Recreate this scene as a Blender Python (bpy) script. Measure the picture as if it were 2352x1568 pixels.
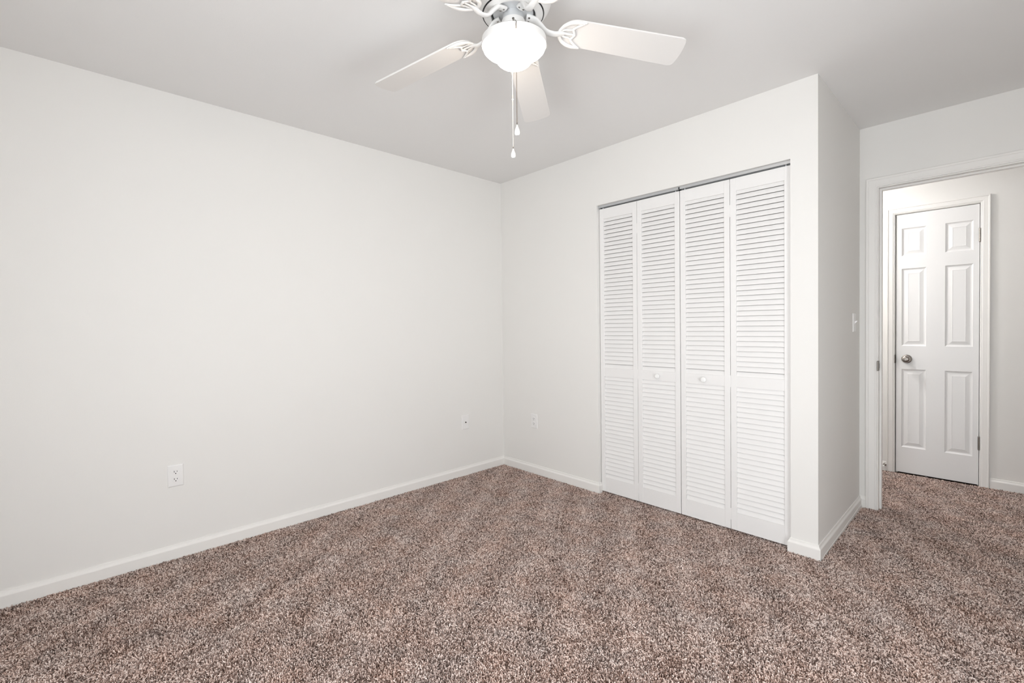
import bpy, bmesh, math, random
import numpy as np
from mathutils import Vector, Matrix

for o in list(bpy.data.objects):
    bpy.data.objects.remove(o)
S = bpy.context.scene
COL = S.collection
PI = math.pi

# ------------------------------------------------------------------ camera
FPX, W, H = 1064.432, 2352.0, 1568.0
CAM = Vector((2.9954, -2.7215, 1.1943))
YAW, PITCH, ROLL = 0.81277, -0.01774, -0.012178
fwd = Vector((-math.sin(YAW), math.cos(YAW), 0)); rgt = Vector((math.cos(YAW), math.sin(YAW), 0)); up = Vector((0, 0, 1))
f2 = fwd * math.cos(PITCH) + up * math.sin(PITCH); u2 = up * math.cos(PITCH) - fwd * math.sin(PITCH)
r3 = rgt * math.cos(ROLL) + u2 * math.sin(ROLL); u3 = u2 * math.cos(ROLL) - rgt * math.sin(ROLL)
cd = bpy.data.cameras.new('camera'); cam = bpy.data.objects.new('camera', cd); COL.objects.link(cam)
cd.sensor_fit = 'HORIZONTAL'; cd.sensor_width = 36.0; cd.lens = 36.0 * FPX / W
cd.shift_x = 0.0; cd.shift_y = -13.69 / W
cd.clip_start = 0.05; cd.clip_end = 60
M = Matrix.Identity(4)
for i in range(3):
    M[i][0] = r3[i]; M[i][1] = u3[i]; M[i][2] = -f2[i]; M[i][3] = CAM[i]
cam.matrix_world = M
S.camera = cam

# ------------------------------------------------------------------ exposure, world, window daylight
S.view_settings.view_transform = 'Standard'; S.view_settings.look = 'None'
S.view_settings.gamma = 1.0; S.view_settings.use_curve_mapping = False
S.view_settings.exposure = 0.0
S.cycles.use_denoising = True
S.cycles.max_bounces = 8; S.cycles.diffuse_bounces = 6; S.cycles.glossy_bounces = 3
S.cycles.transmission_bounces = 4; S.cycles.transparent_max_bounces = 8
S.cycles.caustics_reflective = False; S.cycles.caustics_refractive = False
S.cycles.sample_clamp_indirect = 6.0

SKY = 9.1           # overcast daylight outside
FANLAMP = 32.0       # glow of the fan's glass bowl
HALLLAMP = 106.0      # glow of the hall lamp's dome
wd = bpy.data.worlds.new('overcast_sky'); S.world = wd; wd.use_nodes = True
nt = wd.node_tree; nt.nodes.clear()
tc = nt.nodes.new('ShaderNodeTexCoord'); sp = nt.nodes.new('ShaderNodeSeparateXYZ')
mr = nt.nodes.new('ShaderNodeMapRange'); mr.inputs['From Min'].default_value = -0.15; mr.inputs['From Max'].default_value = 0.25
mr.inputs['To Min'].default_value = 1.35; mr.inputs['To Max'].default_value = 1.0
mu = nt.nodes.new('ShaderNodeMath'); mu.operation = 'MULTIPLY'; mu.inputs[1].default_value = SKY
bg = nt.nodes.new('ShaderNodeBackground'); bg.inputs['Color'].default_value = (0.945, 0.985, 1.02, 1)
wo = nt.nodes.new('ShaderNodeOutputWorld')
nt.links.new(tc.outputs['Generated'], sp.inputs[0]); nt.links.new(sp.outputs['Z'], mr.inputs['Value'])
nt.links.new(mr.outputs['Result'], mu.inputs[0]); nt.links.new(mu.outputs[0], bg.inputs['Strength'])
nt.links.new(bg.outputs[0], wo.inputs[0])

YF, XR = -3.60, 3.75
WX0, WX1, WZ0, WZ1 = 2.05, 3.40, 0.12, 1.75     # the window in the wall behind the camera
RY0, RY1 = -2.25, -1.40                         # the window in the right-hand wall, same sill and head
PORTALS = [(((WX0 + WX1) / 2, YF - 0.13), WX1 - WX0, 0.0),
           ((XR + 0.13, (RY0 + RY1) / 2), RY1 - RY0, PI / 2)]
for loc, sx, rz in PORTALS:
    pd = bpy.data.lights.new('window_portal', 'AREA'); pd.shape = 'RECTANGLE'; pd.size = sx; pd.size_y = WZ1 - WZ0
    pd.cycles.is_portal = True
    po = bpy.data.objects.new('window_portal', pd); COL.objects.link(po)
    po.location = (loc[0], loc[1], (WZ0 + WZ1) / 2); po.rotation_euler = (PI / 2, 0, rz)   # lets the sky in through the opening

# ------------------------------------------------------------------ materials
def srgb(r, g, b):
    def f(c):
        c /= 255.0
        return c / 12.92 if c <= 0.04045 else ((c + 0.055) / 1.055) ** 2.4
    return (f(r), f(g), f(b), 1.0)

def mat(name, col, rough=0.6, metal=0.0, spec=0.4, bump=None, mottled=0.0):
    m = bpy.data.materials.new(name); m.use_nodes = True
    n = m.node_tree; p = n.nodes['Principled BSDF']
    p.inputs['Base Color'].default_value = col; p.inputs['Roughness'].default_value = rough
    p.inputs['Metallic'].default_value = metal; p.inputs['Specular IOR Level'].default_value = spec
    if bump:
        sc, st, di = bump
        t = n.nodes.new('ShaderNodeTexCoord'); z = n.nodes.new('ShaderNodeTexNoise'); z.inputs['Scale'].default_value = sc
        z.inputs['Detail'].default_value = 2.0
        b = n.nodes.new('ShaderNodeBump'); b.inputs['Strength'].default_value = st; b.inputs['Distance'].default_value = di
        n.links.new(t.outputs['Object'], z.inputs['Vector']); n.links.new(z.outputs['Fac'], b.inputs['Height'])
        n.links.new(b.outputs['Normal'], p.inputs['Normal'])
        if mottled:
            r = n.nodes.new('ShaderNodeMixRGB'); r.inputs[1].default_value = col
            r.inputs[2].default_value = tuple(c * (1 - mottled) for c in col[:3]) + (1,)
            z2 = n.nodes.new('ShaderNodeTexNoise'); z2.inputs['Scale'].default_value = 3.0
            n.links.new(t.outputs['Object'], z2.inputs['Vector']); n.links.new(z2.outputs['Fac'], r.inputs[0])
            n.links.new(r.outputs[0], p.inputs['Base Color'])
    return m

M_WALL = mat('eggshell_wall_paint', (0.80, 0.788, 0.765, 1), 0.75, spec=0.2, bump=(260, 0.06, 0.002), mottled=0.015)
M_CEIL = mat('flat_ceiling_paint', (0.81, 0.80, 0.79, 1), 0.9, spec=0.1, bump=(180, 0.10, 0.002))
M_TRIM = mat('semigloss_trim_paint', (0.82, 0.805, 0.78, 1), 0.42, spec=0.4, bump=(60, 0.03, 0.001))
M_DOOR = mat('white_door_paint', (0.80, 0.795, 0.79, 1), 0.42, spec=0.4, bump=(140, 0.05, 0.001))
M_LOUV = mat('white_louver_paint', (0.815, 0.805, 0.795, 1), 0.45, spec=0.35, bump=(90, 0.03, 0.001))
M_PLATE = mat('white_plastic', (0.82, 0.81, 0.80, 1), 0.3, spec=0.5)
M_DARK = mat('black_slot', (0.01, 0.01, 0.01, 1), 0.6)
M_ALU = mat('aluminium_track', (0.62, 0.63, 0.64, 1), 0.38, metal=0.55)
M_NICKEL = mat('satin_nickel', (0.38, 0.355, 0.33, 1), 0.22, metal=1.0)
M_BRASSD = mat('aged_metal', (0.22, 0.20, 0.18, 1), 0.38, metal=1.0)
M_FAN = mat('white_fan_enamel', (0.75, 0.74, 0.725, 1), 0.32, spec=0.5)
M_BLADE = mat('white_fan_blade', (0.71, 0.69, 0.67, 1), 0.45, spec=0.4)
M_STEEL = mat('grey_motor_steel', (0.66, 0.67, 0.68, 1), 0.45, metal=0.35)
M_CHAIN = mat('brass_bead_chain', (0.20, 0.145, 0.10, 1), 0.4, metal=1.0)
M_CHAINW = mat('pale_bead_chain', (0.80, 0.74, 0.66, 1), 0.35, metal=0.3)
M_PULL = mat('white_ceramic_pull', (0.86, 0.86, 0.85, 1), 0.2, spec=0.6)
M_BACK = mat('carpet_backing', (0.075, 0.052, 0.043, 1), 0.95, spec=0.05, bump=(500, 0.3, 0.003))

def emis(name, col, strength, base=(0.9, 0.88, 0.85, 1)):
    m = mat(name, base, 0.35)
    p = m.node_tree.nodes['Principled BSDF']
    p.inputs['Emission Color'].default_value = col; p.inputs['Emission Strength'].default_value = strength
    return m
M_BOWL = emis('lit_frosted_glass', (1.0, 0.87, 0.73, 1), FANLAMP)
M_HALLB = emis('lit_hall_glass', (1.0, 0.985, 0.985, 1), HALLLAMP)

m = bpy.data.materials.new('window_glass'); m.use_nodes = True
n = m.node_tree; n.nodes.clear()
a = n.nodes.new('ShaderNodeBsdfTransparent'); b = n.nodes.new('ShaderNodeBsdfGlossy'); b.inputs['Roughness'].default_value = 0.02
x = n.nodes.new('ShaderNodeMixShader'); x.inputs[0].default_value = 0.05; o_ = n.nodes.new('ShaderNodeOutputMaterial')
n.links.new(a.outputs[0], x.inputs[1]); n.links.new(b.outputs[0], x.inputs[2]); n.links.new(x.outputs[0], o_.inputs[0])
M_GLASS = m

# yarn of the carpet: every tuft has its own tone, patches lean slightly redder or greyer
m = bpy.data.materials.new('twisted_carpet_yarn'); m.use_nodes = True
n = m.node_tree; p = n.nodes['Principled BSDF']; p.inputs['Roughness'].default_value = 0.85; p.inputs['Specular IOR Level'].default_value = 0.15
at = n.nodes.new('ShaderNodeAttribute'); at.attribute_name = 'tone'
rp = n.nodes.new('ShaderNodeValToRGB'); cr = rp.color_ramp; cr.interpolation = 'LINEAR'
cr.elements[0].position = 0.0; cr.elements[0].color = (0.085, 0.052, 0.041, 1)
cr.elements[1].position = 1.0; cr.elements[1].color = (0.93, 0.80, 0.74, 1)
e = cr.elements.new(0.35); e.color = (0.36, 0.262, 0.224, 1)
e = cr.elements.new(0.65); e.color = (0.71, 0.56, 0.50, 1)
t = n.nodes.new('ShaderNodeTexCoord'); z = n.nodes.new('ShaderNodeTexNoise'); z.inputs['Scale'].default_value = 7.0; z.inputs['Detail'].default_value = 3.0
hs = n.nodes.new('ShaderNodeHueSaturation'); ms = n.nodes.new('ShaderNodeMapRange')
ms.inputs['From Min'].default_value = 0.3; ms.inputs['From Max'].default_value = 0.7; ms.inputs['To Min'].default_value = 0.85; ms.inputs['To Max'].default_value = 1.25
n.links.new(at.outputs['Fac'], rp.inputs[0]); n.links.new(rp.outputs[0], hs.inputs['Color'])
n.links.new(t.outputs['Object'], z.inputs['Vector']); n.links.new(z.outputs['Fac'], ms.inputs['Value']); n.links.new(ms.outputs[0], hs.inputs['Saturation'])
n.links.new(hs.outputs[0], p.inputs['Base Color'])
M_YARN = m

# ------------------------------------------------------------------ mesh helpers
def bm_new():
    return bmesh.new()

def bx(bm, x0, x1, y0, y1, z0, z1, mtx=None):
    vs = [Vector(c) for c in ((x0, y0, z0), (x1, y0, z0), (x1, y1, z0), (x0, y1, z0), (x0, y0, z1), (x1, y0, z1), (x1, y1, z1), (x0, y1, z1))]
    if mtx: vs = [mtx @ v for v in vs]
    v = [bm.verts.new(c) for c in vs]
    for q in ((0, 3, 2, 1), (4, 5, 6, 7), (0, 1, 5, 4), (1, 2, 6, 5), (2, 3, 7, 6), (3, 0, 4, 7)):
        bm.faces.new([v[i] for i in q])

def rbox(bm, x0, x1, y0, y1, z0, z1, r, seg=2):
    t = bm_new(); bx(t, x0, x1, y0, y1, z0, z1)
    bmesh.ops.bevel(t, geom=t.edges[:], offset=r, segments=seg, affect='EDGES', profile=0.5)
    me = bpy.data.meshes.new('tmp'); t.to_mesh(me); t.free(); bm.from_mesh(me); bpy.data.meshes.remove(me)

def lathe(bm, prof, seg=48, mtx=None, cap=True):
    rings = []
    for r, z in prof:
        if r < 1e-6:
            rings.append([bm.verts.new((mtx @ Vector((0, 0, z))) if mtx else (0, 0, z))])
        else:
            rings.append([bm.verts.new((mtx @ Vector((r * math.cos(2 * PI * i / seg), r * math.sin(2 * PI * i / seg), z))) if mtx else
                          (r * math.cos(2 * PI * i / seg), r * math.sin(2 * PI * i / seg), z)) for i in range(seg)])
    for A, B in zip(rings, rings[1:]):
        for i in range(seg):
            j = (i + 1) % seg
            if len(A) == 1 and len(B) == 1: continue
            if len(A) == 1: bm.faces.new((A[0], B[j], B[i]))
            elif len(B) == 1: bm.faces.new((A[i], A[j], B[0]))
            else: bm.faces.new((A[i], A[j], B[j], B[i]))
    if cap:
        for R in (rings[0], rings[-1]):
            if len(R) > 2: bm.faces.new(R)
    bmesh.ops.recalc_face_normals(bm, faces=bm.faces[:])

def tube(bm, pts, rad, seg=10, flat=1.0, upv=Vector((0, 0, 1))):
    """a swept tube through pts; rad a number or one radius per point; flat squashes it along upv"""
    pts = [Vector(p) for p in pts]
    rad = [rad] * len(pts) if isinstance(rad, (int, float)) else rad
    rings = []
    for k, p in enumerate(pts):
        d = (pts[min(k + 1, len(pts) - 1)] - pts[max(k - 1, 0)]).normalized()
        s = d.cross(upv)
        if s.length < 1e-4: s = d.cross(Vector((1, 0, 0)))
        s.normalize(); w = s.cross(d).normalized()
        rings.append([bm.verts.new(p + s * (rad[k] * math.cos(2 * PI * i / seg)) + w * (rad[k] * flat * math.sin(2 * PI * i / seg))) for i in range(seg)])
    for A, B in zip(rings, rings[1:]):
        for i in range(seg):
            j = (i + 1) % seg
            bm.faces.new((A[i], A[j], B[j], B[i]))
    bm.faces.new(rings[0]); bm.faces.new(rings[-1])
    bmesh.ops.recalc_face_normals(bm, faces=bm.faces[:])

def smooth_path(ctrl, n=6):
    """Catmull-Rom through control points"""
    c = [Vector(p) for p in ctrl]; out = []
    for i in range(len(c) - 1):
        p0, p1, p2, p3 = c[max(i - 1, 0)], c[i], c[i + 1], c[min(i + 2, len(c) - 1)]
        for k in range(n):
            t = k / n
            out.append(0.5 * ((2 * p1) + (p2 - p0) * t + (2 * p0 - 5 * p1 + 4 * p2 - p3) * t * t + (3 * p1 - p0 - 3 * p2 + p3) * t ** 3))
    out.append(c[-1])
    return out

def lerp_list(a, n):
    k = len(a) - 1
    return [a[min(int(i * k / (n - 1)), k - 1)] * (1 - (i * k / (n - 1) - min(int(i * k / (n - 1)), k - 1))) + a[min(int(i * k / (n - 1)), k - 1) + 1] * (i * k / (n - 1) - min(int(i * k / (n - 1)), k - 1)) for i in range(n)]

def obj(name, bm, material, parent=None, smooth=False, angle=None, loc=None, bevel=None):
    bmesh.ops.recalc_face_normals(bm, faces=bm.faces[:])
    me = bpy.data.meshes.new(name); bm.to_mesh(me); bm.free()
    if smooth:
        for f in me.polygons: f.use_smooth = True
    me.materials.append(material)
    o = bpy.data.objects.new(name, me); COL.objects.link(o)
    if parent: o.parent = parent
    if loc: o.location = loc
    if bevel:
        b = o.modifiers.new('bevel', 'BEVEL'); b.width = bevel; b.segments = 2; b.limit_method = 'ANGLE'; b.angle_limit = math.radians(40)
    if smooth and angle:
        me.set_sharp_from_angle(angle=math.radians(angle))
    return o

def thing(name, label, cat, loc=(0, 0, 0), rotz=0.0, group=None):
    o = bpy.data.objects.new(name, None); COL.objects.link(o); o.location = loc; o.rotation_euler = (0, 0, rotz)
    o.empty_display_size = 0.05
    o['label'] = label; o['category'] = cat
    if group: o['group'] = group
    return o

def tag(o, label, cat, group=None):
    o['label'] = label; o['category'] = cat
    if group: o['group'] = group
    return o

def struct(name, bm, material, label=None, **k):
    o = obj(name, bm, material, **k)
    if not o.parent: o['kind'] = 'structure'
    if label: o['label'] = label
    return o

def dup(root, loc, rotz=None, label=None):
    r = root.copy(); COL.objects.link(r); r.location = loc
    if rotz is not None: r.rotation_euler = (0, 0, rotz)
    if label: r['label'] = label
    for ch in list(root.children):
        c = ch.copy(); COL.objects.link(c); c.parent = r
        for g in list(ch.children):
            d = g.copy(); COL.objects.link(d); d.parent = c
    return r

def wall_grid(bm, axis, a0, a1, d0, d1, z0, z1, holes):
    """a wall slab from a0..a1 along x (axis 'x') or y, d0..d1 thick, with rectangular holes (a,b,zlo,zhi)"""
    As = sorted({a0, a1, *[h[0] for h in holes], *[h[1] for h in holes]}); Zs = sorted({z0, z1, *[h[2] for h in holes], *[h[3] for h in holes]})
    As = [v for v in As if a0 <= v <= a1]; Zs = [v for v in Zs if z0 <= v <= z1]
    V = {}
    def vert(i, j, k):
        key = (i, j, k)
        if key not in V:
            a, d, z_ = As[i], (d0, d1)[j], Zs[k]
            V[key] = bm.verts.new((a, d, z_) if axis == 'x' else (d, a, z_))
        return V[key]
    def solid(i, k):
        if not (0 <= i < len(As) - 1 and 0 <= k < len(Zs) - 1): return False
        ca, cz = (As[i] + As[i + 1]) / 2, (Zs[k] + Zs[k + 1]) / 2
        return not any(h[0] < ca < h[1] and h[2] < cz < h[3] for h in holes)
    for i in range(len(As) - 1):
        for k in range(len(Zs) - 1):
            if not solid(i, k): continue
            bm.faces.new([vert(i, 0, k), vert(i + 1, 0, k), vert(i + 1, 0, k + 1), vert(i, 0, k + 1)])
            bm.faces.new([vert(i, 1, k), vert(i, 1, k + 1), vert(i + 1, 1, k + 1), vert(i + 1, 1, k)])
            if not solid(i - 1, k): bm.faces.new([vert(i, 0, k), vert(i, 0, k + 1), vert(i, 1, k + 1), vert(i, 1, k)])
            if not solid(i + 1, k): bm.faces.new([vert(i + 1, 0, k), vert(i + 1, 1, k), vert(i + 1, 1, k + 1), vert(i + 1, 0, k + 1)])
            if not solid(i, k - 1): bm.faces.new([vert(i, 0, k), vert(i, 1, k), vert(i + 1, 1, k), vert(i + 1, 0, k)])
            if not solid(i, k + 1): bm.faces.new([vert(i, 0, k + 1), vert(i + 1, 0, k + 1), vert(i + 1, 1, k + 1), vert(i, 1, k + 1)])

# ------------------------------------------------------------------ room dimensions (metres)
HC = 2.44                       # ceiling
XB, YC, YH = 2.3615, 0.9896, 2.0413
XO1, XO2, ZO = 1.0117, 2.2378, 2.0508      # closet opening
FZ = -0.010                                 # floor base (the pile stands on it)
DX0, DX1, DZ = 2.459, 3.221, 2.046          # bedroom door opening (jamb faces)
T = 0.11
HX0, HX1 = 1.15, 4.25                       # the hall beyond

def box_struct(name, *a, material=M_WALL):
    bm = bm_new(); bx(bm, *a); return struct(name, bm, material)

box_struct('floor', -T, HX1 + T, YF - T, YH + T, FZ - 0.12, FZ, material=M_BACK)
box_struct('ceiling', -T, HX1 + T, YF - T, YH + T, HC, HC + 0.12, material=M_CEIL)
box_struct('wall_left', -T, 0, YF - T, YC, FZ, HC)
bm = bm_new(); wall_grid(bm, 'x', 0, XB, 0.0, 0.10, FZ, HC, [(XO1, XO2, FZ - 1, ZO)]); struct('wall_back', bm, M_WALL)
box_struct('wall_side', XB - 0.10, XB, 0.10, YC, FZ, HC)
bm = bm_new(); wall_grid(bm, 'x', -T, HX1 + T, YC, YC + T, FZ, HC, [(DX0 - 0.018, DX1 + 0.018, FZ - 1, DZ + 0.018)]); struct('wall_entry', bm, M_WALL)
bm = bm_new(); wall_grid(bm, 'y', YF - T, YC, XR, XR + T, FZ, HC, [(RY0, RY1, WZ0, WZ1)]); struct('wall_right', bm, M_WALL)
bm = bm_new(); wall_grid(bm, 'x', 0, XR, YF - T, YF, FZ, HC, [(WX0, WX1, WZ0, WZ1)]); struct('wall_front', bm, M_WALL)
HDX0, HDX1, HDZ = 2.413, 2.888, 2.048       # linen closet door opening in the hall
bm = bm_new(); wall_grid(bm, 'x', HX0, HX1, YH, YH + T, FZ, HC, [(HDX0 - 0.016, HDX1 + 0.016, FZ - 1, HDZ + 0.016)]); struct('wall_hall', bm, M_WALL)
box_struct('wall_hall_left', HX0 - T, HX0, YC + T, YH + T, FZ, HC)
box_struct('wall_hall_right', HX1, HX1 + T, YC + T, YH + T, FZ, HC)

# ------------------------------------------------------------------ baseboards: one profile swept with mitred corners
BASE = [(0.0, 0.0705), (0.0035, 0.0705), (0.0050, 0.0690), (0.0058, 0.0640), (0.0075, 0.0590), (0.0105, 0.0550), (0.0125, 0.0515), (0.0130, 0.0490), (0.0130, FZ), (0.0, FZ)]
def sweep(bm, path, prof, side=1, closed_ends=True):
    """profile (d out of the wall, z) along an x-y path; d is measured to the right of the direction for side=1"""
    pts = [Vector((p[0], p[1])) for p in path]; rings = []
    for k, p in enumerate(pts):
        dirs = []
        if k > 0: dirs.append((pts[k] - pts[k - 1]).normalized())
        if k < len(pts) - 1: dirs.append((pts[k + 1] - pts[k]).normalized())
        ns = [Vector((d.y, -d.x)) * side for d in dirs]
        nn = ns[0] if len(ns) == 1 else (ns[0] + ns[1]) / (1 + ns[0].dot(ns[1]))
        rings.append([bm.verts.new((p.x + nn.x * d, p.y + nn.y * d, z_)) for d, z_ in prof])
    for A, B in zip(rings, rings[1:]):
        for i in range(len(prof)):
            j = (i + 1) % len(prof); bm.faces.new((A[i], A[j], B[j], B[i]))
    bm.faces.new(rings[0]); bm.faces.new(rings[-1])

def base_run(name, full, i0, i1, side=1):
    """the pieces i0..i1 of a longer path, so that corners stay mitred between neighbouring boards"""
    bm = bm_new(); t = bm_new(); sweep(t, full, BASE, side)
    t.verts.ensure_lookup_table(); n = len(BASE)
    keep = [[t.verts[k * n + i].co.copy() for i in range(n)] for k in range(len(full))][i0:i1 + 1]; t.free()
    rings = [[bm.verts.new(c) for c in R] for R in keep]
    for A, B in zip(rings, rings[1:]):
        for i in range(n):
            j = (i + 1) % n; bm.faces.new((A[i], A[j], B[j], B[i]))
    bm.faces.new(rings[0]); bm.faces.new(rings[-1])
    return struct(name, bm, M_TRIM)

pathA = [(XR, YF), (0, YF), (0, 0), (XO1, 0), (XO1, 0.024)]
base_run('baseboard_front', pathA, 0, 1); base_run('baseboard_left', pathA, 1, 2); base_run('baseboard_back', pathA, 2, 4)
pathB = [(XO2, 0.024), (XO2, 0), (XB, 0), (XB, YC), (DX0 - 0.062, YC)]
base_run('baseboard_pier', pathB, 0, 2); bs = base_run('baseboard_side', pathB, 2, 3); base_run('baseboard_entry', pathB, 3, 4)
bm = bm_new()                               # the tapered strip packed under the side board
v = [bm.verts.new(c) for c in ((XB, 0.02, FZ), (XB + 0.0145, 0.02, FZ), (XB + 0.0145, 0.02, 0.003), (XB, 0.02, 0.003),
                               (XB, YC - 0.013, FZ), (XB + 0.0160, YC - 0.013, FZ), (XB + 0.0160, YC - 0.013, 0.020), (XB, YC - 0.013, 0.020))]
for q in ((0, 1, 2, 3), (4, 7, 6, 5), (0, 4, 5, 1), (1, 5, 6, 2), (2, 6, 7, 3), (3, 7, 4, 0)): bm.faces.new([v[i] for i in q])
obj('packing_strip', bm, M_TRIM, parent=bs)
pathC = [(DX1 + 0.062, YC), (XR, YC), (XR, YF)]
base_run('baseboard_right', pathC, 1, 2); base_run('baseboard_doorway', pathC, 0, 1)
base_run('baseboard_hall_right', [(HDX1 + 0.054, YH), (HX1, YH)], 0, 1); base_run('baseboard_hall_left', [(HX0, YH), (HDX0 - 0.054, YH)], 0, 1)

# ------------------------------------------------------------------ door casings
CAS = [(0.0, 0.0), (0.0, 0.0065), (0.002, 0.0085), (0.008, 0.0085), (0.010, 0.0105), (0.013, 0.0118), (0.028, 0.0125), (0.040, 0.0132), (0.0425, 0.0128),
       (0.0440, 0.0150), (0.047, 0.0165), (0.053, 0.0170), (0.0560, 0.0160), (0.0570, 0.0140), (0.0570, 0.0)]
def casing(bm, x0, x1, z1, y, out, prof=CAS, wscale=1.0):
    """U-shaped moulding around an opening; w grows away from the opening, thickness along out (-1 or +1 in y)"""
    rings = []
    for (px, pz, sx, sz) in ((x0, FZ, -1, 0), (x0, z1, -1, 1), (x1, z1, 1, 1), (x1, FZ, 1, 0)):
        rings.append([bm.verts.new((px + sx * w * wscale, y + out * d, pz + sz * w * wscale)) for w, d in prof])
    for A, B in zip(rings, rings[1:]):
        for i in range(len(prof)):
            j = (i + 1) % len(prof); bm.faces.new((A[i], A[j], B[j], B[i]))
    bm.faces.new(rings[0]); bm.faces.new(rings[-1])

bm = bm_new(); casing(bm, DX0 - 0.006, DX1 + 0.006, DZ + 0.006, YC, -1); casing(bm, DX0 - 0.006, DX1 + 0.006, DZ + 0.006, YC + T, 1)
tr = struct('trim_1', bm, M_TRIM)
bm = bm_new()                               # jamb lining with its stop
bx(bm, DX0 - 0.018, DX0, YC, YC + T, FZ, DZ); bx(bm, DX1, DX1 + 0.018, YC, YC + T, FZ, DZ); bx(bm, DX0 - 0.018, DX1 + 0.018, YC, YC + T, DZ, DZ + 0.018)
s0, s1 = YC + 0.036, YC + 0.072
bx(bm, DX0, DX0 + 0.011, s0, s1, FZ, DZ); bx(bm, DX1 - 0.011, DX1, s0, s1, FZ, DZ); bx(bm, DX0 + 0.011, DX1 - 0.011, s0, s1, DZ - 0.011, DZ)
obj('door_jamb', bm, M_TRIM, parent=tr, bevel=0.0012)
bm = bm_new(); rbox(bm, DX0 - 0.0066, DX0 + 0.0016, YC - 0.0160, YC + 0.030, 0.889, 0.953, 0.0030, 3); pl = obj('strike_plate', bm, M_BRASSD, parent=tr); pl['label'] = 'satin metal strike plate'
bm = bm_new(); bx(bm, DX0 + 0.0006, DX0 + 0.0020, YC + 0.012, YC + 0.024, 0.904, 0.936); obj('latch_hole', bm, M_DARK, parent=pl)

bm = bm_new(); casing(bm, HDX0 - 0.004, HDX1 + 0.004, HDZ + 0.004, YH, -1, wscale=0.86)
tr2 = struct('trim_2', bm, M_TRIM)
bm = bm_new()
bx(bm, HDX0 - 0.016, HDX0, YH, YH + T, FZ, HDZ); bx(bm, HDX1, HDX1 + 0.016, YH, YH + T, FZ, HDZ); bx(bm, HDX0 - 0.016, HDX1 + 0.016, YH, YH + T, HDZ, HDZ + 0.016)
bx(bm, HDX0, HDX0 + 0.012, YH + 0.042, YH + 0.075, FZ, HDZ); bx(bm, HDX1 - 0.012, HDX1, YH + 0.042, YH + 0.075, FZ, HDZ); bx(bm, HDX0, HDX1, YH + 0.042, YH + 0.075, HDZ - 0.012, HDZ)
obj('door_jamb', bm, M_TRIM, parent=tr2)
bm = bm_new(); rbox(bm, HDX0 - 0.0050, HDX0 + 0.0022, YH - 0.0130, YH + 0.030, 0.872, 0.938, 0.0020, 2); obj('strike_plate', bm, M_BRASSD, parent=tr2)
bm = bm_new(); bx(bm, HDX0 - 0.02, HDX1 + 0.02, YH + T, YH + T + 0.02, FZ, HDZ + 0.02); struct('wall_linen_closet', bm, M_WALL)

# ------------------------------------------------------------------ six-panel door in the hall
SX0, SX1, SZ0, SZ1 = 2.4185, 2.8845, 0.006, 2.0440
YD = YH + 0.004
bm = bm_new()
colx = [(2.4515, 2.5970), (2.7030, 2.8530)]
rowz = [(1.716, 1.934), (1.010, 1.618), (0.208, 0.827)]
xs = [SX0, colx[0][0], colx[0][1], colx[1][0], colx[1][1], SX1]
zs = [SZ0, rowz[2][0], rowz[2][1], rowz[1][0], rowz[1][1], rowz[0][0], rowz[0][1], SZ1]
grid = {}
def gv(i, k):
    if (i, k) not in grid: grid[(i, k)] = bm.verts.new((xs[i], YD, zs[k]))
    return grid[(i, k)]
for i in range(5):
    for k in range(7):
        q = [gv(i, k), gv(i + 1, k), gv(i + 1, k + 1), gv(i, k + 1)]
        if i in (1, 3) and k in (1, 3, 5):
            prev = q; cx0, cx1, cz0, cz1 = xs[i], xs[i + 1], zs[k], zs[k + 1]
            for ins, dep in ((0.003, 0.0035), (0.008, 0.0075), (0.012, 0.0085), (0.016, 0.0085), (0.028, 0.0055), (0.040, 0.0020), (0.0415, 0.0030)):
                cur = [bm.verts.new((cx0 + ins, YD + dep, cz0 + ins)), bm.verts.new((cx1 - ins, YD + dep, cz0 + ins)),
                       bm.verts.new((cx1 - ins, YD + dep, cz1 - ins)), bm.verts.new((cx0 + ins, YD + dep, cz1 - ins))]
                for e in range(4):
                    g = (e + 1) % 4; bm.faces.new((prev[e], prev[g], cur[g], cur[e]))
                prev = cur
            bm.faces.new(prev)
        else:
            bm.faces.new(q)
bv = {}
for c in ((0, 0), (5, 0), (5, 7), (0, 7)): bv[c] = bm.verts.new((xs[c[0]], YD + 0.035, zs[c[1]]))
bm.faces.new([bv[(0, 0)], bv[(0, 7)], bv[(5, 7)], bv[(5, 0)]])
bm.faces.new([gv(i, 0) for i in range(6)] + [bv[(5, 0)], bv[(0, 0)]]); bm.faces.new([gv(i, 7) for i in range(6)] + [bv[(5, 7)], bv[(0, 7)]])
bm.faces.new([gv(0, k) for k in range(8)] + [bv[(0, 7)], bv[(0, 0)]]); bm.faces.new([gv(5, k) for k in range(8)] + [bv[(5, 7)], bv[(5, 0)]])
d1 = struct('door_1', bm, M_DOOR)
KX, KZ = 2.4830, 0.9075
mk = Matrix.Translation((KX, YD, KZ)) @ Matrix.Rotation(PI / 2, 4, 'X')     # local +z points to -y, out of the door
bm = bm_new(); lathe(bm, [(0.0, 0.0), (0.032, 0.0), (0.0335, 0.002), (0.032, 0.006), (0.026, 0.009), (0.016, 0.011), (0.013, 0.014), (0.0125, 0.026),
                          (0.016, 0.031), (0.022, 0.036), (0.0265, 0.044), (0.0270, 0.050), (0.0245, 0.057), (0.018, 0.062), (0.010, 0.0635), (0.0095, 0.0615), (0.0, 0.0615)], 40, mk)
kb = obj('door_knob', bm, M_NICKEL, parent=d1, smooth=True, angle=40); kb['label'] = 'satin nickel door knob'
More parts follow.
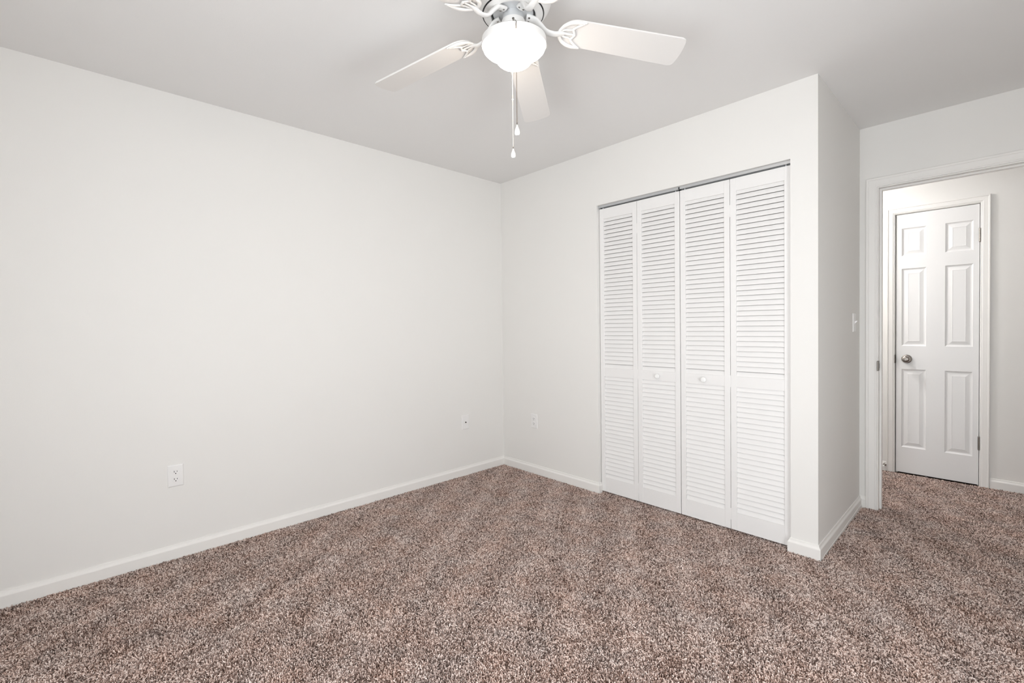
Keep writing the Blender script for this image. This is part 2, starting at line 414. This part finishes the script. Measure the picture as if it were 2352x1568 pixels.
bm = bm_new(); lathe(bm, [(0.0, 0.061), (0.0065, 0.061), (0.0065, 0.066), (0.0050, 0.068), (0.0, 0.068)], 20, mk); obj('privacy_button', bm, M_NICKEL, parent=kb, smooth=True, angle=40)
for z0, z1 in ((1.772, 1.868), (0.262, 0.358)):
    bm = bm_new()
    lathe(bm, [(0.0, z0 - 0.004), (0.0035, z0 - 0.003), (0.0050, z0), (0.0062, z0 + 0.001), (0.0062, z1 - 0.001), (0.0050, z1), (0.0035, z1 + 0.003), (0.0, z1 + 0.004)], 16, Matrix.Translation((SX1 + 0.0015, YD - 0.004, 0)))
    for q in range(1, 5):
        zz = z0 + (z1 - z0) * q / 5; lathe(bm, [(0.0065, zz - 0.0008), (0.0058, zz), (0.0065, zz + 0.0008)], 16, Matrix.Translation((SX1 + 0.0015, YD - 0.004, 0)), cap=False)
    bx(bm, SX1 - 0.001, SX1 + 0.003, YD - 0.003, YD + 0.02, z0 + 0.001, z1 - 0.001)
    hg = obj('hinge', bm, M_NICKEL, parent=d1, smooth=True, angle=40); hg['label'] = 'satin metal butt hinge'

# ------------------------------------------------------------------ window behind the camera
def window(name, a0, a1, mtx):
    zm = (WZ0 + WZ1) / 2; bm = bm_new()
    for (p0, p1, c0, c1) in ((a0, a0 + 0.05, WZ0, WZ1), (a1 - 0.05, a1, WZ0, WZ1), (a0 + 0.05, a1 - 0.05, WZ0, WZ0 + 0.05), (a0 + 0.05, a1 - 0.05, WZ1 - 0.05, WZ1), (a0 + 0.05, a1 - 0.05, zm - 0.02, zm + 0.02)):
        bx(bm, p0, p1, -0.09, -0.03, c0, c1, mtx)
    wn = struct(name, bm, M_TRIM)
    for c0, c1 in ((WZ0 + 0.05, zm - 0.02), (zm + 0.02, WZ1 - 0.05)):
        bm = bm_new(); bx(bm, a0 + 0.05, a1 - 0.05, -0.063, -0.059, c0, c1, mtx); obj('window_pane', bm, M_GLASS, parent=wn)
window('window_1', WX0, WX1, Matrix.Translation((0, YF, 0)))
window('window_2', RY0, RY1, Matrix.Translation((XR, 0, 0)) @ Matrix.Rotation(PI / 2, 4, 'Z'))

# ------------------------------------------------------------------ louvred bifold closet doors
YL, TH = 0.026, 0.028                       # front face and thickness
def leaf(root, x0, x1):
    z0, z1 = 0.011, 2.0270
    st = 0.0325; zt, zm1, zm0, zb = 1.9545, 0.8970, 0.8370, 0.1125
    bm = bm_new()
    for a in ((x0, x0 + st, YL, YL + TH, z0, z1), (x1 - st, x1, YL, YL + TH, z0, z1)):
        rbox(bm, *a, 0.0015, 2)
    for c0, c1 in ((zt, z1), (zm0, zm1), (z0, zb)):
        bx(bm, x0 + st, x1 - st, YL + 0.0012, YL + TH - 0.0012, c0, c1)
    fr = obj('door_leaf', bm, M_LOUV, parent=root)
    bm = bm_new()
    def slats(ztop, zbot, first):
        n = int(round((ztop - first - zbot) / 0.0289)); P_ = (ztop - first - zbot) / n
        for k in range(n + 1):
            zb_ = ztop - first - k * P_                   # lower front edge of this slat
            zb_ -= 0.0012 if k == n else 0.0
            y0, z_0 = YL + 0.0030, zb_ + 0.0012           # front lower corner
            y1, z_1 = YL + 0.0120, zb_ + (P_ if k else first) + 0.0002
            th = 0.0040
            d = Vector((0, y1 - y0, z_1 - z_0)).normalized(); nn = Vector((0, d.z, -d.y))   # into the door
            A = Vector((0, y0, z_0)); B = Vector((0, y1, z_1))
            sec = [A + d * 0.0008, B, B + nn * th, A + nn * th + d * 0.0060, A + nn * 0.0012 + d * 0.0004]
            L = [bm.verts.new((x0 + st - 0.003, s.y, s.z)) for s in sec]; R = [bm.verts.new((x1 - st + 0.003, s.y, s.z)) for s in sec]
            for i in range(len(sec)):
                j = (i + 1) % len(sec); bm.faces.new((L[i], L[j], R[j], R[i]))
            bm.faces.new(L); bm.faces.new(R)
    slats(zt, zm1, 0.0233); slats(zm0, zb, 0.0266)
    obj('louver_slats', bm, M_LOUV, parent=fr)
    return fr

def bifold(label, x0, xm, x1, knob_x, knob_leaf):
    t = thing('bifold_door', label, 'closet door', (0, 0, 0), 0, 'louvered bifold doors of the closet')
    a = leaf(t, x0, xm - 0.0012); b = leaf(t, xm + 0.0012, x1)
    for zc in (1.845, 0.868, 0.098):        # hinges bridging the seam between the two leaves
        bm = bm_new(); bx(bm, xm - 0.0014, xm + 0.0014, YL + 0.0015, YL + TH, zc - 0.034, zc + 0.034)
        obj('hinge', bm, M_LOUV, parent=t)
    mk = Matrix.Translation((knob_x, YL + 0.0014, 0.8665)) @ Matrix.Rotation(PI / 2, 4, 'X')
    bm = bm_new(); lathe(bm, [(0.0, 0.0), (0.0085, 0.0), (0.0080, 0.004), (0.0078, 0.008), (0.0110, 0.011), (0.0158, 0.015), (0.0172, 0.0185), (0.0165, 0.0215), (0.0125, 0.0240), (0.0065, 0.0250), (0.0, 0.0252)], 36, mk)
    obj('door_knob', bm, M_PULL, parent=(a, b)[knob_leaf], smooth=True)
    return t
X1, X2, X3 = 1.3170, 1.6190, 1.9215
bifold('pair of white louvered closet leaves folding at the left, nearest the empty corner', XO1 + 0.005, X1, X2 - 0.0022, 1.4680, 1)
bifold('pair of white louvered closet leaves folding at the right, nearest the doorway', X2 + 0.0022, X3, XO2 - 0.004, 1.7700, 0)

t = thing('bifold_track', 'grey metal track running across the top of the closet opening', 'door track', (0, 0, 0))
bm = bm_new()
bx(bm, XO1 + 0.001, XO2 - 0.001, 0.0200, 0.0216, 2.0345, ZO); bx(bm, XO1 + 0.001, XO2 - 0.001, 0.0480, 0.0496, 2.0345, ZO); bx(bm, XO1 + 0.001, XO2 - 0.001, 0.0216, 0.0480, ZO - 0.0016, ZO)
bx(bm, XO1 + 0.001, XO2 - 0.001, 0.0180, 0.0200, 2.0345, 2.0360); bx(bm, XO1 + 0.001, XO2 - 0.001, 0.0216, 0.0270, 2.0345, 2.0358); bx(bm, XO1 + 0.001, XO2 - 0.001, 0.0426, 0.0480, 2.0345, 2.0358)
obj('rail', bm, M_ALU, parent=t)
bm = bm_new(); bx(bm, X2 - 0.004, X2 + 0.004, 0.0188, 0.046, 2.0300, 2.0478); obj('bumper', bm, M_DARK, parent=t)
for px in (XO1 + 0.03, XO2 - 0.03, X2 - 0.03, X2 + 0.03):
    bm = bm_new(); lathe(bm, [(0.0, 2.022), (0.004, 2.022), (0.004, 2.044), (0.0, 2.044)], 12, Matrix.Translation((px, 0.036, 0))); obj('pivot_pin', bm, M_STEEL, parent=t)

# ------------------------------------------------------------------ wall plates
def plate_base(t):
    bm = bm_new(); w, h, d = 0.035, 0.0573, 0.0055
    v0 = [(-w, 0, -h), (w, 0, -h), (w, 0, h), (-w, 0, h)]; R = []
    for ins, dep in ((0.0, 0.0), (0.0, -0.0022), (0.0012, -0.0040), (0.0035, -0.0052), (0.0050, -0.0055)):
        R.append([bm.verts.new((x - math.copysign(ins, x), dep, z - math.copysign(ins, z))) for x, _, z in v0])
    for A, B in zip(R, R[1:]):
        for i in range(4):
            j = (i + 1) % 4; bm.faces.new((A[i], A[j], B[j], B[i]))
    bm.faces.new(R[0]); bm.faces.new(R[-1])
    return obj('cover_plate', bm, M_PLATE, parent=t)
def screw(t, z, y=-0.0055):
    bm = bm_new(); lathe(bm, [(0.0, 0.0), (0.0032, 0.0), (0.0028, 0.0008), (0.0, 0.0011)], 14, Matrix.Translation((0, y, z)) @ Matrix.Rotation(PI / 2, 4, 'X'))
    bx(bm, -0.0024, 0.0024, y - 0.0013, y - 0.0004, z - 0.0003, z + 0.0003)
    obj('screw', bm, M_PLATE, parent=t)
def outlet(label, loc, rz):
    t = thing('power_outlet', label, 'outlet', loc, rz, 'duplex outlets low on the bedroom walls')
    plate_base(t)
    for zc in (0.0195, -0.0195):
        bm = bm_new(); n = 40; pr = []
        for i in range(n):
            a = 2 * PI * i / n; pr.append((0.0172 * math.cos(a), max(-0.0140, min(0.0140, 0.0172 * math.sin(a)))))
        R = [[bm.verts.new((x * s, dep, zc + z * s)) for x, z in pr] for s, dep in ((1.0, -0.0040), (1.0, -0.0066), (0.95, -0.0072))]
        for A, B in zip(R, R[1:]):
            for i in range(n):
                j = (i + 1) % n; bm.faces.new((A[i], A[j], B[j], B[i]))
        bm.faces.new(R[-1]); bm.faces.new(R[0])
        rc = obj('receptacle', bm, M_PLATE, parent=t)
        for a in ((-0.0076, -0.0052, -0.0076, -0.0060, zc - 0.0015, zc + 0.0070), (0.0052, 0.0074, -0.0076, -0.0060, zc - 0.0005, zc + 0.0062)):
            bm = bm_new(); bx(bm, *a); obj('blade_slot', bm, M_DARK, parent=rc)
        bm = bm_new(); lathe(bm, [(0.0, 0.0060), (0.0026, 0.0060), (0.0026, 0.0076), (0.0, 0.0076)], 14, Matrix.Translation((0, 0, zc - 0.0075)) @ Matrix.Rotation(PI / 2, 4, 'X'))
        obj('ground_hole', bm, M_DARK, parent=rc)
    screw(t, 0.0)
    return t
outlet('white duplex outlet alone on the long left wall, nearest the camera', (0.0, -2.3447, 0.4345), PI / 2)
outlet('small white duplex outlet between the room corner and the louvered closet', (0.3750, 0.0, 0.4265), 0)
t = thing('cable_plate', 'white wall plate with one dark round jack in its middle, near the corner', 'wall plate', (0.0, -0.4215, 0.4278), PI / 2)
plate_base(t); screw(t, 0.030); screw(t, -0.030)
bm = bm_new(); mk = Matrix.Rotation(PI / 2, 4, 'X')
lathe(bm, [(0.0, 0.005), (0.0058, 0.005), (0.0058, 0.008), (0.0045, 0.0085), (0.0045, 0.0135), (0.0, 0.0135)], 16, mk); jk = obj('cable_jack', bm, M_BRASSD, parent=t, smooth=True, angle=40)
bm = bm_new(); lathe(bm, [(0.0, 0.0134), (0.0034, 0.0134), (0.0034, 0.0140), (0.0, 0.0140)], 12, mk); obj('socket_hole', bm, M_DARK, parent=jk)
t = thing('light_switch', 'white toggle light switch on the narrow wall beside the doorway', 'light switch', (XB, 0.8190, 1.1980), PI / 2)
plate_base(t); screw(t, 0.030); screw(t, -0.030)
bm = bm_new(); rbox(bm, -0.0052, 0.0052, -0.0068, -0.0050, -0.0125, 0.0125, 0.0006, 1)
v = [bm.verts.new(c) for c in ((-0.0040, -0.006, -0.0055), (0.0040, -0.006, -0.0055), (0.0040, -0.006, 0.0075), (-0.0040, -0.006, 0.0075), (-0.0032, -0.0185, 0.0065), (0.0032, -0.0185, 0.0065), (0.0032, -0.0175, 0.0125), (-0.0032, -0.0175, 0.0125))]
for q in ((0, 1, 2, 3), (4, 7, 6, 5), (0, 4, 5, 1), (1, 5, 6, 2), (2, 6, 7, 3), (3, 7, 4, 0)): bm.faces.new([v[i] for i in q])
obj('toggle', bm, M_PLATE, parent=t)

# spring stop at the foot of the hall wall, its white tip just past the jamb
t = thing('door_stop', 'small white-tipped spring door stop low on the hall wall behind the jamb', 'door stop', (2.352, YH - 0.0130, 0.050), 0)
mk = Matrix.Rotation(PI / 2, 4, 'X')
bm = bm_new(); lathe(bm, [(0.0, 0.0), (0.011, 0.0), (0.011, 0.004), (0.006, 0.006), (0.0, 0.006)], 20, mk); obj('base', bm, M_NICKEL, parent=t, smooth=True, angle=40)
bm = bm_new(); tube(bm, [(0.0046 * math.cos(k * 0.7), -0.005 - 0.00034 * k, 0.0046 * math.sin(k * 0.7)) for k in range(170)], 0.0011, 6); obj('spring', bm, M_NICKEL, parent=t, smooth=True)
bm = bm_new(); lathe(bm, [(0.0, 0.060), (0.0068, 0.060), (0.0075, 0.063), (0.0075, 0.074), (0.0055, 0.077), (0.0, 0.0775)], 20, mk); tp = obj('tip', bm, M_PULL, parent=t, smooth=True, angle=40); tp['label'] = 'white rubber tip'

# ------------------------------------------------------------------ ceiling fan
FX, FY = 1.8030, -1.5680
fan = thing('ceiling_fan', 'white five-blade ceiling fan with a lit glass bowl and two pull chains', 'ceiling fan', (FX, FY, 0))
bm = bm_new()
lathe(bm, [(0.0, HC), (0.118, HC), (0.124, HC - 0.006), (0.124, HC - 0.022), (0.130, HC - 0.030), (0.137, HC - 0.045), (0.139, HC - 0.075), (0.136, HC - 0.100), (0.128, HC - 0.121),
           (0.116, HC - 0.136), (0.104, HC - 0.145), (0.090, HC - 0.150), (0.082, HC - 0.150), (0.079, HC - 0.147), (0.079, HC - 0.105), (0.0, HC - 0.105)], 72)
mh = obj('motor_housing', bm, M_FAN, parent=fan, smooth=True, angle=35)
bm = bm_new(); lathe(bm, [(0.1055, HC - 0.1440), (0.1075, HC - 0.1446), (0.1090, HC - 0.1432), (0.1095, HC - 0.1412)], 72, cap=False); obj('housing_seam', bm, M_DARK, parent=mh)
bm = bm_new(); lathe(bm, [(0.0, HC - 0.104), (0.070, HC - 0.104), (0.073, HC - 0.110), (0.073, HC - 0.136), (0.070, HC - 0.141), (0.037, HC - 0.141), (0.037, HC - 0.165), (0.0, HC - 0.165)], 60)
obj('flywheel', bm, M_STEEL, parent=fan, smooth=True, angle=35)
bm = bm_new(); lathe(bm, [(0.0, 2.277), (0.036, 2.277), (0.041, 2.274), (0.0425, 2.268), (0.0425, 2.232), (0.041, 2.222), (0.036, 2.214), (0.0, 2.214)], 48); sh = obj('switch_housing', bm, M_FAN, parent=fan, smooth=True, angle=35)
dcam = Vector((CAM.x - FX, CAM.y - FY)).normalized()
bm = bm_new(); ms_ = Matrix.Translation((dcam.x * 0.0422, dcam.y * 0.0422, 2.2580)) @ Matrix.Rotation(math.atan2(dcam.y, dcam.x), 4, 'Z') @ Matrix.Rotation(PI / 2, 4, 'Y')
lathe(bm, [(0.0, 0.0), (0.0042, 0.0), (0.0042, 0.0012), (0.0026, 0.0026), (0.0, 0.0030)], 16, ms_); obj('screw', bm, M_BRASSD, parent=sh, smooth=True)
KIT = Matrix.Translation((0.0015, 0.0015, 2.205)) @ Matrix.Rotation(math.radians(4), 4, Vector((-dcam.y, dcam.x, 0))) @ Matrix.Translation((0, 0, -2.2))   # the light kit hangs slightly askew
bm = bm_new(); lathe(bm, [(0.030, 2.2165), (0.060, 2.2160), (0.092, 2.2140), (0.108, 2.2110), (0.1130, 2.2070), (0.1140, 2.2010), (0.1145, 2.1870), (0.1140, 2.1825), (0.1115, 2.1815), (0.1095, 2.1840), (0.1080, 2.2020), (0.030, 2.2100)], 80, KIT, cap=False)
obj('light_fitter', bm, M_FAN, parent=fan, smooth=True, angle=40)
bm = bm_new()
prof = [(0.1060, 2.1900), (0.1085, 2.1810), (0.1100, 2.1770), (0.1080, 2.1710), (0.1010, 2.1635), (0.0900, 2.1570), (0.0800, 2.1525), (0.0725, 2.1480), (0.0675, 2.1415), (0.0630, 2.1340),
        (0.0565, 2.1260), (0.0470, 2.1190), (0.0340, 2.1135), (0.0180, 2.1105), (0.0, 2.1095)]
lathe(bm, prof, 72, KIT, cap=False)
bw = obj('glass_bowl', bm, M_BOWL, parent=fan, smooth=True); bw['label'] = 'lit frosted glass bowl'

def bead_chain(name, p, z1, z0, m_, pr, pm, couple=None):
    bm = bm_new(); z_ = z1
    while z_ > z0:
        bmesh.ops.create_icosphere(bm, subdivisions=1, radius=0.0016, matrix=Matrix.Translation((p[0], p[1], z_))); z_ -= 0.0037
    tube(bm, [(p[0], p[1], z1), (p[0], p[1], z0)], 0.0004, 5, upv=Vector((0, 1, 0)))
    c = obj(name, bm, m_, parent=fan, smooth=True)
    if couple:
        bm = bm_new(); bmesh.ops.create_uvsphere(bm, u_segments=12, v_segments=8, radius=0.0032, matrix=Matrix.Translation((p[0], p[1], couple))); obj('chain_coupling', bm, M_PULL, parent=c, smooth=True)
    bm = bm_new(); lathe(bm, [(0.0, z0 + 0.009), (0.0016, z0 + 0.009), (0.0019, z0 + 0.0), (0.0, z0)], 10, Matrix.Translation((p[0], p[1], 0))); obj('chain_ferrule', bm, M_BRASSD, parent=c)
    bm = bm_new(); lathe(bm, [(0.0, z0 + 0.002), (0.0022, z0 + 0.001), (0.0030, z0 - 0.004), (0.0052, z0 - 0.010), (0.0080, z0 - 0.017), (0.0092, z0 - 0.024), (0.0086, z0 - 0.029), (0.0060, z0 - 0.0325), (0.0020, z0 - 0.0335), (0.0, z0 - 0.0335)], 20, Matrix.Translation((p[0], p[1], 0)))
    q = obj('chain_pull', bm, pm, parent=c, smooth=True); q['label'] = pr
    return c
pA = (dcam.x * 0.1185 + 0.0060, dcam.y * 0.1185 + 0.0063)
bm = bm_new(); tube(bm, smooth_path([(dcam.x * 0.111, dcam.y * 0.111, 2.2035), (dcam.x * 0.116, dcam.y * 0.116, 2.2050), (pA[0], pA[1], 2.2010), (pA[0], pA[1], 2.1900)]), 0.0012, 6, upv=Vector((0.7, 0.7, 0.1)))
obj('chain_outlet', bm, M_BRASSD, parent=fan, smooth=True)
bead_chain('pull_chain', pA, 2.192, 1.8600, M_CHAIN, 'ridged white pull, the shorter one', M_PULL)
bm = bm_new(); tube(bm, smooth_path([(-0.080, 0.0703, 2.205), (-0.086, 0.0756, 2.2065), (-0.0910, 0.0800, 2.2020), (-0.0910, 0.0800, 2.1840)]), 0.0012, 6, upv=Vector((0.7, 0.7, 0.1)))
obj('chain_outlet', bm, M_BRASSD, parent=fan, smooth=True)
bead_chain('pull_chain', (-0.0910, 0.0800), 2.186, 1.8730, M_CHAINW, 'smooth white pull, the longer one', M_PULL, couple=2.060)

# blades: droop, tilt and first angle fitted to the photo
TH0, DROOP, TILT, ZB, RT, BWD = 0.9337, -0.1135, -0.190, 2.2700, 0.6260, 0.1275
def blade_matrix(a):
    d = Vector((math.cos(a), math.sin(a), DROOP)); d.normalize()
    wv = Vector((-math.sin(a) * math.cos(TILT), math.cos(a) * math.cos(TILT), math.sin(TILT)))
    wv = (wv - d * wv.dot(d)).normalized(); nv = d.cross(wv)
    Mx = Matrix.Identity(4)
    for i in range(3): Mx[i][0] = d[i]; Mx[i][1] = wv[i]; Mx[i][2] = nv[i]
    Mx.translation = (0, 0, ZB)
    return Mx
def blade_bm():
    bm = bm_new(); out = []
    hw = BWD / 2; r0 = 0.172
    for i in range(17):                       # rounded root
        a = PI / 2 + PI * i / 16
        out.append((r0 + 0.052 + 0.052 * math.cos(a), 0.0565 * math.sin(a)))
    def corner(cx, cy, rad, a0, a1, n=7): return [(cx + rad * math.cos(a0 + (a1 - a0) * i / n), cy + rad * math.sin(a0 + (a1 - a0) * i / n)) for i in range(n + 1)]
    out += corner(RT - 0.020, -hw + 0.016, 0.016, -PI / 2, -0.12) + [(RT - 0.001, -hw * 0.45), (RT + 0.001, 0), (RT - 0.001, hw * 0.45)] + corner(RT - 0.020, hw - 0.016, 0.016, 0.12, PI / 2)
    b = [bm.verts.new((x, y, -0.0000)) for x, y in out]; t_ = [bm.verts.new((x, y, 0.0060)) for x, y in out]
    n = len(out)
    bm.faces.new(b[::-1]); bm.faces.new(t_)
    for i in range(n): j = (i + 1) % n; bm.faces.new((b[i], b[j], t_[j], t_[i]))
    bmesh.ops.bevel(bm, geom=[e for e in bm.edges if abs(e.verts[0].co.z - e.verts[1].co.z) < 1e-6], offset=0.0012, segments=2, affect='EDGES')
    return bm
def bracket_bm():
    bm = bm_new()
    # foot screwed to the flywheel, S-shaped neck, then the scrolled plate under the blade root (z<0 is below the blade)
    foot = [(0.044, 0, 0.031), (0.060, 0, 0.0305), (0.078, 0, 0.026), (0.098, 0, 0.009), (0.120, 0, -0.011), (0.148, 0, -0.015), (0.170, 0, -0.009), (0.188, 0, -0.0045)]
    pth = smooth_path(foot, 6); tube(bm, pth, lerp_list([0.0165, 0.0165, 0.0155, 0.0145, 0.0130, 0.0115, 0.0105, 0.006], len(pth)), 12, 0.50, Vector((0, 0.001, 1)))
    for s in (1, -1):
        c = smooth_path([(0.166, 0.0, -0.0055), (0.171, 0.016 * s, -0.0050), (0.182, 0.034 * s, -0.0045), (0.203, 0.048 * s, -0.0042), (0.228, 0.0535 * s, -0.0040), (0.254, 0.0560 * s, -0.0034)], 7)
        tube(bm, c, lerp_list([0.0062, 0.0066, 0.0072, 0.0080, 0.0072, 0.0030], len(c)), 10, 0.60)
        c = smooth_path([(0.252, 0.0555 * s, -0.0032), (0.236, 0.0450 * s, -0.0040), (0.222, 0.0330 * s, -0.0040), (0.214, 0.0220 * s, -0.0040), (0.219, 0.0110 * s, -0.0040), (0.223, 0.0, -0.0038)], 7)
        tube(bm, c, lerp_list([0.0034, 0.0046, 0.0048, 0.0048, 0.0046, 0.0048], len(c)), 10, 0.65)
        c = smooth_path([(0.172, 0.008 * s, -0.0045), (0.188, 0.0150 * s, -0.0042), (0.203, 0.0170 * s, -0.0040), (0.214, 0.0220 * s, -0.0040)], 6)
        tube(bm, c, lerp_list([0.0040, 0.0040, 0.0036, 0.0034], len(c)), 8, 0.6)
    c = smooth_path([(0.168, 0, -0.0055), (0.196, 0, -0.0045), (0.223, 0, -0.0038)], 5); tube(bm, c, lerp_list([0.0075, 0.0048, 0.0040], len(c)), 10, 0.6)
    return bm
SCR = [(0.223, 0.0, -0.0068), (0.244, 0.0525, -0.0060), (0.244, -0.0525, -0.0060), (0.054, 0.0080, 0.0240), (0.054, -0.0080, 0.0240)]
b0 = obj('fan_blade', blade_bm(), M_BLADE, parent=fan, smooth=True, angle=30)
k0 = obj('blade_bracket', bracket_bm(), M_FAN, parent=b0, smooth=True, angle=60)
subs = [k0]
for p in SCR:
    bm = bm_new(); lathe(bm, [(0.0, 0.001), (0.0036, 0.0), (0.0030, -0.0014), (0.0, -0.0018)], 14, Matrix.Translation(p)); subs.append(obj('bracket_screw', bm, M_BRASSD if p[0] < 0.1 else M_FAN, parent=b0, smooth=True, angle=40))
b0.matrix_basis = blade_matrix(TH0)
for k in range(1, 5):
    b = b0.copy(); COL.objects.link(b); b.parent = fan; b.matrix_basis = blade_matrix(TH0 + 2 * PI * k / 5)
    for s in subs:
        c = s.copy(); COL.objects.link(c); c.parent = b

# ------------------------------------------------------------------ lamp on the hall ceiling (out of frame, it lights the hall wall)
t = thing('hall_lamp', 'round flush ceiling lamp glowing in the hall', 'ceiling lamp', (1.66, 1.52, 0))
bm = bm_new(); lathe(bm, [(0.0, HC), (0.15, HC), (0.155, HC - 0.010), (0.150, HC - 0.024), (0.0, HC - 0.024)], 48); obj('lamp_base', bm, M_NICKEL, parent=t, smooth=True, angle=40)
bm = bm_new(); lathe(bm, [(0.0, HC - 0.022), (0.140, HC - 0.022), (0.136, HC - 0.045), (0.118, HC - 0.070), (0.085, HC - 0.088), (0.045, HC - 0.097), (0.0, HC - 0.100)], 48); obj('lamp_dome', bm, M_HALLB, parent=t, smooth=True)

# ------------------------------------------------------------------ carpet pile: individual twisted tufts as one countless thing
rng = np.random.default_rng(7)
def tufts(x0, x1, y0, y1, pitch):
    nx, ny = int((x1 - x0) / pitch), int((y1 - y0) / pitch)
    gx, gy = np.meshgrid(np.linspace(x0, x1, nx), np.linspace(y0, y1, ny))
    q = np.stack([gx.ravel(), gy.ravel()], 1) + rng.uniform(-0.5, 0.5, (nx * ny, 2)) * pitch
    return q[(q[:, 0] > x0) & (q[:, 0] < x1) & (q[:, 1] > y0) & (q[:, 1] < y1)]
TP = 0.0042
roots = np.concatenate([tufts(0.014, XR - 0.014, -3.05, -0.014, TP), tufts(0.014, XR - 0.014, YF + 0.014, -3.05, 0.0075), tufts(XO1 + 0.004, XO2 - 0.004, -0.014, 0.09, TP),
                        tufts(XB + 0.016, XR - 0.014, -0.014, YC - 0.014, TP), tufts(DX0 + 0.002, DX1 - 0.002, YC - 0.014, YC + T + 0.014, TP), tufts(2.0, 3.75, YC + T + 0.014, YH - 0.014, TP)])
pier = (roots[:, 0] > XO2 - 0.016) & (roots[:, 0] < XB + 0.015) & (roots[:, 1] > -0.015) & (roots[:, 1] < YC)
jl = (roots[:, 0] < XO1 + 0.0) & (roots[:, 1] > -0.015)
stopm = ((roots[:, 0] < DX0 + 0.012) | (roots[:, 0] > DX1 - 0.012)) & (roots[:, 1] > YC + 0.03) & (roots[:, 1] < YC + 0.075)
roots = roots[~(pier | jl | stopm)]
N = len(roots)
def wave(p, fx, fy, ph): return np.sin(p[:, 0] * fx + p[:, 1] * fy + ph)
lean_a = 2.0 * wave(roots, 9, 5, 0.3) + 1.6 * wave(roots, -6, 13, 1.9) + 1.2 * wave(roots, 17, -11, 4.0) + rng.normal(0, 1.6, N)
lean_m = np.abs(rng.normal(0.42, 0.24, N)) * (0.9 + 0.18 * wave(roots, 7, -9, 2.2))
ln = rng.normal(0.0100, 0.0018, N)
hz = np.stack([np.cos(lean_a), np.sin(lean_a)], 1)
PTS = np.zeros((N, 3, 3), np.float32)
PTS[:, 0, :2] = roots; PTS[:, 0, 2] = FZ - 0.001
PTS[:, 1, :2] = roots + hz * (ln * 0.25 * lean_m)[:, None]; PTS[:, 1, 2] = FZ + ln * 0.62
twist = hz + rng.normal(0, 0.55, (N, 2))
PTS[:, 2, :2] = PTS[:, 1, :2] + twist * (ln * 0.62 * lean_m)[:, None]; PTS[:, 2, 2] = PTS[:, 1, 2] + ln * np.clip(0.46 - 0.30 * lean_m, 0.08, 0.6)
PTS[:, :, 0] = np.maximum(PTS[:, :, 0], 0.010)
RAD = np.stack([np.full(N, 0.0013), rng.normal(0.00165, 0.0003, N), rng.normal(0.0014, 0.0003, N)], 1).astype(np.float32).clip(0.0006)
tone = np.clip(rng.beta(1.05, 0.95, N) + 0.05 * wave(roots, 21, 14, 0.7), 0, 1).astype(np.float32)
hc = bpy.data.hair_curves.new('carpet_pile'); hc.add_curves([3] * N)
hc.points.foreach_set('position', PTS.reshape(-1)); hc.points.foreach_set('radius', RAD.reshape(-1))
ta = hc.attributes.new('tone', 'FLOAT', 'CURVE'); ta.data.foreach_set('value', tone)
hc.materials.append(M_YARN)
cp = bpy.data.objects.new('carpet_pile', hc); COL.objects.link(cp)
tag(cp, 'speckled brown and beige twisted carpet pile covering the bedroom and hall floor', 'carpet'); cp['kind'] = 'stuff'
print('tufts', N)
